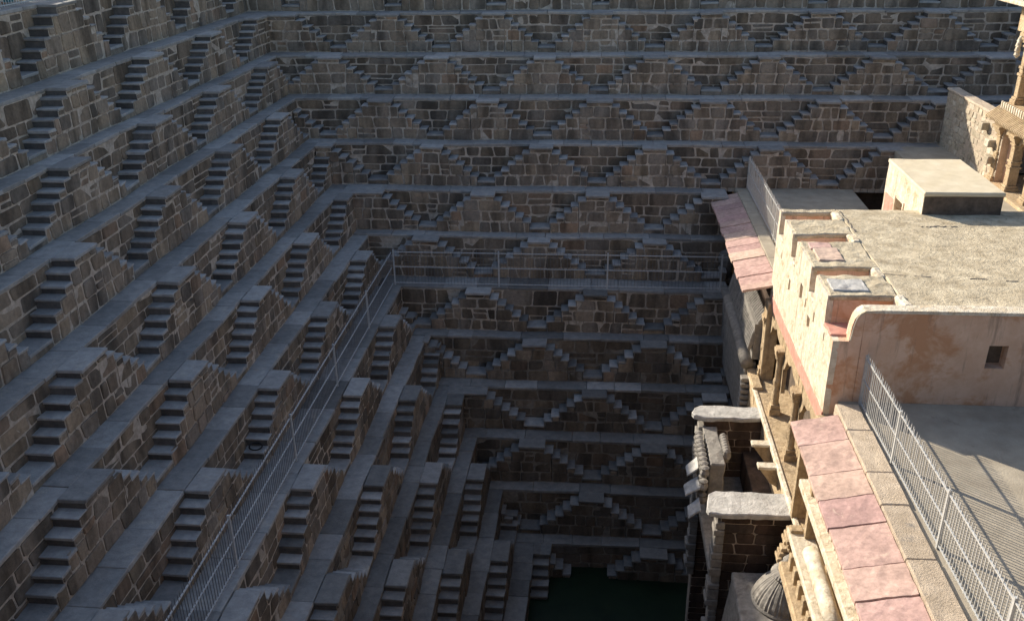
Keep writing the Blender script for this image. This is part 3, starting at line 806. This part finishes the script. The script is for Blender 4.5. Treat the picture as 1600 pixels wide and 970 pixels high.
for i in range(7): MB().lathe(8.22, -16.6-i*0.13, [(0.05, -9.6), (0.12, -9.45), (0.11, -9.25), (0.03, -9.18)], 8).build('carved_rosette', 'greystone', bal)
for y0 in (-15.95, -20.42):
    mb = MB()
    z = -9.35
    for i in range(22):
        h = rnd.uniform(0.14, 0.34); o_ = rnd.uniform(0.03, 0.16)
        mb.box(7.66-o_, 7.70+0.12, y0-o_*0.6, y0+0.35, z-h, z-0.02)
        z -= h
    mb.build('carved_pilaster', 'greystone', bal, 0.02)

# domed kiosk low on the facade
dk = thing('domed_kiosk', (8.8, -22, -13), 'shaded kiosk roof carrying a ribbed half dome with a ringed top', 'kiosk')
box_part('roof_slab', 8.02, 9.6, -26, -20.78, -10.72, -10.52, 'greystone', dk, 0.03, 3, 0.015)
MB().prism([(8.03, -10.74), (9.6, -10.74), (9.6, -12.4), (7.86, -12.4)], 'Y', -25.9, -20.82).build('body', 'greystone', dk, 0.02, 2, 0.01)
prof = [(0.68, -10.52), (0.72, -10.42), (0.69, -10.30), (0.60, -10.12), (0.47, -9.95), (0.34, -9.82), (0.29, -9.77)]
MB().lathe(9.12, -21.75, prof, 96, 0.045, 40).build('dome', 'greystone', dk)
rings = [(0.34, -9.78), (0.38, -9.72), (0.34, -9.66), (0.24, -9.62), (0.27, -9.55), (0.22, -9.48), (0.14, -9.42), (0.16, -9.34), (0.05, -9.2)]
MB().lathe(9.12, -21.75, rings, 64, 0.06, 28).build('ringed_finial', 'greystone', dk)
MB().lathe(9.12, -21.75, [(0.74, -10.53), (0.78, -10.47), (0.75, -10.42), (0.68, -10.40)], 48).build('dome_rim', 'greystone', dk)
for i, (x, y, z) in enumerate(((7.72, -22.2, -11.3), (7.62, -22.6, -11.6), (7.8, -23.0, -11.2))):
    mb = MB()
    mb.lathe(x, y, [(0.05, z-0.35), (0.16, z-0.25), (0.2, z-0.1), (0.12, z), (0.18, z+0.08), (0.04, z+0.2)], 10, 0.1, 8)
    mb.build('carved_capital', 'greystone', dk)

# ribbed eave of the far balcony
fe = thing('ribbed_balcony_roof', (9.5, -11, -11.4), 'shaded ribbed stone balcony roof below the far pink eave', 'roof')
y = -8.4
while y > -13.1:
    mb = MB()
    mb.prism([(9.72, -7.05), (9.72, -7.4), (9.34, -8.36), (9.26, -8.24), (9.36, -7.75), (9.52, -7.32)], 'Y', y-0.10, y)
    mb.build('rib', 'greystone', fe, 0.025)
    y -= 0.165
box_part('deck', 9.42, 9.95, -13.15, -8.3, -8.6, -7.42, 'greystone', fe, 0.0)
mb = MB(); mb.tube((9.27, -8.9, -8.42), (9.27, -13.2, -8.72), 0.2, 14)
mb.build('roll_moulding', 'greystone', fe, 0, 2, 0.035, smooth=True)
mb = MB(); mb.prism([(9.24, -8.75), (9.59, -8.75), (9.59, -11.4), (9.36, -11.4)], 'Y', -13.1, -6.9)
mb.build('sloping_face', 'greystone', fe, 0.02, 3, 0.025, 2)
mb = MB(); mb.prism([(9.32, -8.9), (9.59, -8.9), (9.59, -9.9), (9.42, -9.9)], 'Y', -14.4, -13.12)
mb.build('lower_face', 'ochre', fe, 0.02, 3, 0.015, 2)
for i in range(9):
    box_part('dentil', 9.12, 9.4, -13.45, -13.14, -9.25-i*0.2, -9.12-i*0.2, 'greystone', fe, 0.02)
box_part('pier', 9.62, 10.0, -13.72, -13.25, -9.0, -6.5, 'ochre', fe, 0.02, 2, 0.012)
mb = MB(); mb.lathe(9.62, -5.2, [(0.2, -9.0), (0.26, -8.6), (0.34, -8.3), (0.3, -8.0), (0.1, -7.85)], 12, 0.08, 9)
mb.box(9.35, 9.9, -5.6, -4.9, -9.6, -9.0)
mb.build('carved_end', 'greystone', fe)

# ------------------------------------------------------------------ hut on the far terrace
hut = thing('flat_roofed_hut', (14.6, -11.8, -6), 'small flat roofed masonry hut behind the battlemented roof', 'hut')
HX0, HX1, HY0, HY1, HZ = 13.55, 15.65, -13.48, -10.0, -3.16
holed_wall('X', HX0, 0.3, HY0, HY1, -6.2, HZ-0.08, [(-11.9, -11.2, -6.2, -4.02)]).build('side_wall', 'cream', hut, 0, 2, 0.016, 2)
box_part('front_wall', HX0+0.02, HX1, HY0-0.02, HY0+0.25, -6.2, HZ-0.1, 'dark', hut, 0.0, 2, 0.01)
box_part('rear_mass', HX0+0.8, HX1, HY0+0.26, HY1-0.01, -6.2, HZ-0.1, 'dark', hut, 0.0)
box_part('roof_slab', HX0-0.02, HX1+0.03, HY0-0.05, HY1+0.03, HZ-0.12, HZ, 'hutroof', hut, 0.025, 3, 0.012, 1.5)
box_part('pink_panel', HX0-0.012, HX0+0.02, -11.05, -10.15, -6.0, -4.15, 'pinkpaint', hut, 0.0)
box_part('door_jamb', HX0-0.03, HX0+0.1, -11.2, -11.1, -6.1, -3.95, 'cream', hut, 0.01)
box_part('door_jamb', HX0-0.03, HX0+0.1, -12.0, -11.9, -6.1, -3.95, 'cream', hut, 0.01)

# ------------------------------------------------------------------ tall rubble wall by the kiosk
rw = thing('rubble_wall', (17.7, -5, -4.5), 'tall pale rubble wall half in sunlight at the right', 'wall')
box_part('core', 17.62, 17.93, -8.0, YWB(2)-0.61, -4.6, -2.46, 'kerb', rw, 0.0)
fr = Plane((17.64, -8.0, 0), (0, 1, 0), (-1, 0, 0))
z = -4.55
Lw = YWB(2)-0.61+8.0
while z < -2.6:
    h = min(rnd.uniform(0.14, 0.26), -2.46-z)
    # the near end steps down like a broken stair
    cutu = 0.0 if z < -3.2 else (0.55 if z < -2.85 else 1.2)
    course(fr, cutu, Lw, z, z+h, 0.0, rw, 'rubble', 0.2, 0.5, 0.03, None, 0.03, 0.015, 0.05, 3.3)
    z += h
for i, (a, zt_) in enumerate(((-7.2, -2.44), )):
    box_part('coping', 17.55, 17.98, a, YWB(2)-0.62, -2.47, -2.38, 'kerb', rw, 0.02, 3, 0.02)
for (a, zc) in ((-6.6, -2.75), (-7.35, -3.15), (-7.55, -3.65)):
    box_part('projecting_stone', 17.36, 17.64, a-0.24, a+0.1, zc-0.24, zc, 'rubble', rw, 0.02, 1, 0.01)

# ------------------------------------------------------------------ carved kiosk at the right edge
ck = thing('carved_kiosk', (18.2, -9, -4.6), 'sunlit two storey carved stone kiosk at the right edge', 'kiosk')
box_part('plinth', 17.3, 21, -12.5, -7.2, -4.9, -4.42, 'ochre', ck, 0.03, 2, 0.012)
box_part('plinth', 17.15, 21, -12.6, -9.6, -5.3, -4.88, 'ochre', ck, 0.03, 2, 0.012)
def carved_column(x, y, z0, z1, r):
    H = z1-z0
    mb = MB()
    seg = [(1.5, 0, .06), (1.3, .06, .1), (1.0, .1, .40), (1.2, .40, .44), (0.95, .44, .5), (1.15, .5, .54), (0.9, .54, .80), (1.2, .80, .83), (1.0, .83, .86), (1.35, .86, .90), (1.6, .90, .95), (2.0, .95, 1.0)]
    for k_, a, b in seg: mb.box(x-r*k_, x+r*k_, y-r*k_, y+r*k_, z0+a*H, z0+b*H-0.002)
    return mb.build('column', 'ochre', ck, 0.012)
for y in (-7.75, -8.95, -10.4): carved_column(17.72, y, -4.42, -2.62, 0.15)
box_part('door_panel', 17.86, 17.95, -8.9, -7.8, -4.42, -2.7, 'brown', ck, 0.01)
arch(ck, 17.66, -7.75, -8.95, -3.1, -2.62, 0.12)
arch(ck, 17.66, -8.95, -10.4, -3.1, -2.62, 0.12)
box_part('architrave', 17.5, 18.1, -11, -7.4, -2.62, -2.42, 'ochre', ck, 0.015)
y = -7.25
while y > -10.9:
    MB().prism([(17.22, -2.44), (17.22, -2.36), (17.62, -2.06), (17.62, -2.2)], 'Y', y-0.075, y).build('eave_rib', 'ochre', ck, 0.01)
    y -= 0.12
box_part('eave_bed', 17.3, 18.0, -11, -7.27, -2.46, -2.38, 'ochre', ck, 0.01)
box_part('upper_floor', 17.55, 21, -11, -7.5, -2.1, -1.92, 'ochre', ck, 0.02)
y = -7.6
while y > -10.9:
    box_part('dentil', 17.5, 17.56, y-0.09, y, -2.08, -1.86, 'cream', ck, 0.01); y -= 0.17
for y in (-7.8, -9.3): carved_column(17.95, y, -1.92, 0.25, 0.14)
for i in range(7):
    mb = MB(); a = i*0.9
    mb.lathe(17.8+0.07*math.sin(a), -7.35-0.10*math.cos(a*1.3), [(0.02, 0.42-i*0.13-0.2), (0.10, 0.42-i*0.13-0.1), (0.07, 0.42-i*0.13), (0.02, 0.42-i*0.13+0.05)], 8)
    mb.build('hanging_bracket', 'cream', ck)
box_part('upper_wall', 18.15, 18.3, -11, -7.6, -1.9, 0.4, 'ochre', ck, 0.0)
box_part('upper_eave', 17.1, 20, -11, -5.6, 1.12, 1.25, 'cream', ck, 0.02, 2, 0.012)
box_part('upper_lintel', 17.7, 18.4, -11, -7.2, 0.25, 1.12, 'ochre', ck, 0.02)

# ------------------------------------------------------------------ visitors behind the rim fence, top left
ZT = ZL(-1)
fence((-11.42, -9.2, ZT), (-11.5, -19.5, ZT), 'picket fence on the rim at the top left', [0.03, 2.5, 5.0, 7.5, 10], 0.12)
pw = thing('perimeter_wall', (-15, -6, ZT), 'tall plastered perimeter wall beyond the visitors on the rim', 'wall')
for (a, b) in ((-34, -12.6), (-11.9, -9.4), (-9.0, 6.4)):
    box_part('wall_panel', -15.3, -14.9, a, b, ZT-0.2, 4.3, 'cream', pw, 0.02)
box_part('wall_panel', -14.9, 26, 5.9, 6.3, ZT-0.2, 4.3, 'cream', pw, 0.02)
y = -33
while y < 6:
    box_part('pilaster', -14.92, -14.78, y, y+0.4, ZT-0.2, 4.2, 'ochre', pw, 0.02); y += 3.0
box_part('coping', -15.4, -14.8, -34, 6.4, 4.3, 4.42, 'ochre', pw, 0.02)
def skin_obj(name, mat, parent, chains, root_i=0):
    """chains: list of lists of ((x, y, z), r); the first point of each later chain names an existing vertex by position"""
    vs, es, rs = [], [], []
    def vid(p, r):
        for i, v in enumerate(vs):
            if (Vector(v)-Vector(p)).length < 1e-4: return i
        vs.append(p); rs.append(r); return len(vs)-1
    for ch in chains:
        ids = [vid(p, r) for p, r in ch]
        es += list(zip(ids, ids[1:]))
    me = bpy.data.meshes.new(name); me.from_pydata(vs, es, [])
    me.materials.append(mat)
    o = bpy.data.objects.new(name, me); link(o, parent)
    md = o.modifiers.new('skin', 'SKIN'); md.use_smooth_shade = True
    for i, d in enumerate(me.skin_vertices[0].data):
        d.radius = (rs[i], rs[i]*0.85); d.use_root = (i == root_i)
    sb = o.modifiers.new('sub', 'SUBSURF'); sb.levels = 1; sb.render_levels = 2
    return o
SKIN_M = cloth_material('skin', (0.30, 0.17, 0.11)); HAIR_M = cloth_material('hair', (0.012, 0.010, 0.009))
def person(x, y, h, top, low, skirt, label, face=0.0):
    t = thing('person', (x, y, ZT), label, 'person', 'visitors behind the rim fence')
    t.rotation_euler = (0, 0, face)
    k = h/1.7
    def S(ch): return [((p[0]*k, p[1]*k, p[2]*k), r*k) for p, r in ch]
    pel = ((0, 0, 0.95), 0.12)
    body = [S([pel, ((0, 0, 1.15), 0.115), ((0, 0, 1.36), 0.12), ((0, 0, 1.47), 0.055), ((0.01, 0, 1.56), 0.085), ((0.01, 0, 1.66), 0.075)])]
    for s in (-1, 1):
        body.append(S([((0, 0, 1.36), 0.12), ((0, s*0.17, 1.38), 0.055), ((0.02, s*0.23, 1.12), 0.042), ((0.12, s*0.2, 0.92), 0.033), ((0.17, s*0.19, 0.84), 0.03)]))
        body.append(S([pel, ((0, s*0.09, 0.88), 0.085), ((0.02, s*0.10, 0.5), 0.058), ((0, s*0.10, 0.09), 0.04), ((0.12, s*0.11, 0.035), 0.035)]))
    skin_obj('body', SKIN_M, t, body)
    sh = [S([((0, 0, 0.98), 0.15), ((0, 0, 1.15), 0.138), ((0, 0, 1.36), 0.138), ((0, 0, 1.44), 0.07)])]
    for s in (-1, 1): sh.append(S([((0, 0, 1.36), 0.138), ((0, s*0.17, 1.38), 0.072), ((0.02, s*0.23, 1.14), 0.058)]))
    skin_obj('shirt', top, t, sh)
    if skirt:
        mb = MB(); pr = [(0.27*k, 0.06*k), (0.24*k, 0.4*k), (0.19*k, 0.8*k), (0.15*k, 1.0*k)]
        mb.lathe(0, 0, pr, 28, 0.10, 18)
        me = bpy.data.meshes.new('skirt'); me.from_pydata(mb.v, [], mb.f); me.materials.append(low)
        o = bpy.data.objects.new('skirt', me); link(o, t)
    else:
        tr = [S([((0, 0, 0.98), 0.14), ((0, 0, 0.92), 0.13)])]
        for s in (-1, 1): tr.append(S([((0, 0, 0.92), 0.13), ((0, s*0.09, 0.85), 0.10), ((0.02, s*0.10, 0.5), 0.078), ((0, s*0.10, 0.08), 0.07)]))
        skin_obj('trousers', low, t, tr)
    mb = MB(); mb.lathe(-0.01*k, 0, [(0.085*k, 1.58*k), (0.10*k, 1.64*k), (0.09*k, 1.71*k), (0.05*k, 1.75*k), (0.005, 1.76*k)], 14)
    me = bpy.data.meshes.new('hair'); me.from_pydata(mb.v, [], mb.f); me.materials.append(HAIR_M)
    link(bpy.data.objects.new('hair', me), t)
    mb = MB(); mb.lathe(0.09*k, 0, [(0.012*k, 1.55*k), (0.018*k, 1.57*k), (0.006*k, 1.61*k)], 6)
    me = bpy.data.meshes.new('nose'); me.from_pydata(mb.v, [], mb.f); me.materials.append(SKIN_M)
    link(bpy.data.objects.new('nose', me), t)
PAL = {'navy': (0.02, 0.03, 0.09), 'red': (0.32, 0.02, 0.025), 'white': (0.62, 0.62, 0.60), 'teal': (0.03, 0.16, 0.19), 'blue': (0.05, 0.10, 0.30), 'grey': (0.2, 0.2, 0.22)}
PM = {n: cloth_material('cloth_'+n, c) for n, c in PAL.items()}
for (x, y, h, a, b, sk, lb) in ((-12.05, -12.1, 1.66, 'white', 'blue', False, 'person in blue trousers, furthest along the rim fence'),
                                (-12.2, -12.75, 1.60, 'teal', 'teal', True, 'person in a long teal skirt at the rim fence'),
                                (-12.0, -13.3, 1.72, 'grey', 'white', False, 'person in white trousers at the rim fence'),
                                (-12.15, -13.85, 1.58, 'red', 'red', True, 'person in a long red skirt at the rim fence'),
                                (-12.05, -14.45, 1.70, 'white', 'navy', False, 'person in navy trousers at the rim fence'),
                                (-12.2, -15.0, 1.62, 'blue', 'grey', False, 'person in grey trousers, nearest along the rim fence')):
    person(x, y, h, PM[a], PM[b], sk, lb, R(-10))

# a black hose ring left lying on a stair of the left wall
fr5 = Frame('left', 5)
hp = Vector(fr5.P(18.2, 0.3, ZL(5)-0.2143*5+0.02))
hose = thing('hose_ring', hp, 'black hose ring lying on a stair of the left wall beside the fence', 'hose')
mb = MB(); nR, nr = 26, 8
for i in range(nR):
    a = 2*math.pi*i/nR
    for j in range(nr):
        b = 2*math.pi*j/nr
        rr = 0.17+0.022*math.cos(b)
        mb.v.append((hp.x+rr*math.cos(a), hp.y+rr*0.7*math.sin(a), hp.z+0.03+0.035*(1+math.sin(a))+0.022*math.sin(b)))
for i in range(nR):
    for j in range(nr):
        i2, j2 = (i+1) % nR, (j+1) % nr
        mb.f.append((i*nr+j, i2*nr+j, i2*nr+j2, i*nr+j2))
M['rubber'] = plain_material('black_rubber', (0.012, 0.012, 0.013), (0.03, 0.03, 0.03), 20, 0.5, 0.1, 0.005)
mb.build('ring', 'rubber', hose, smooth=True)
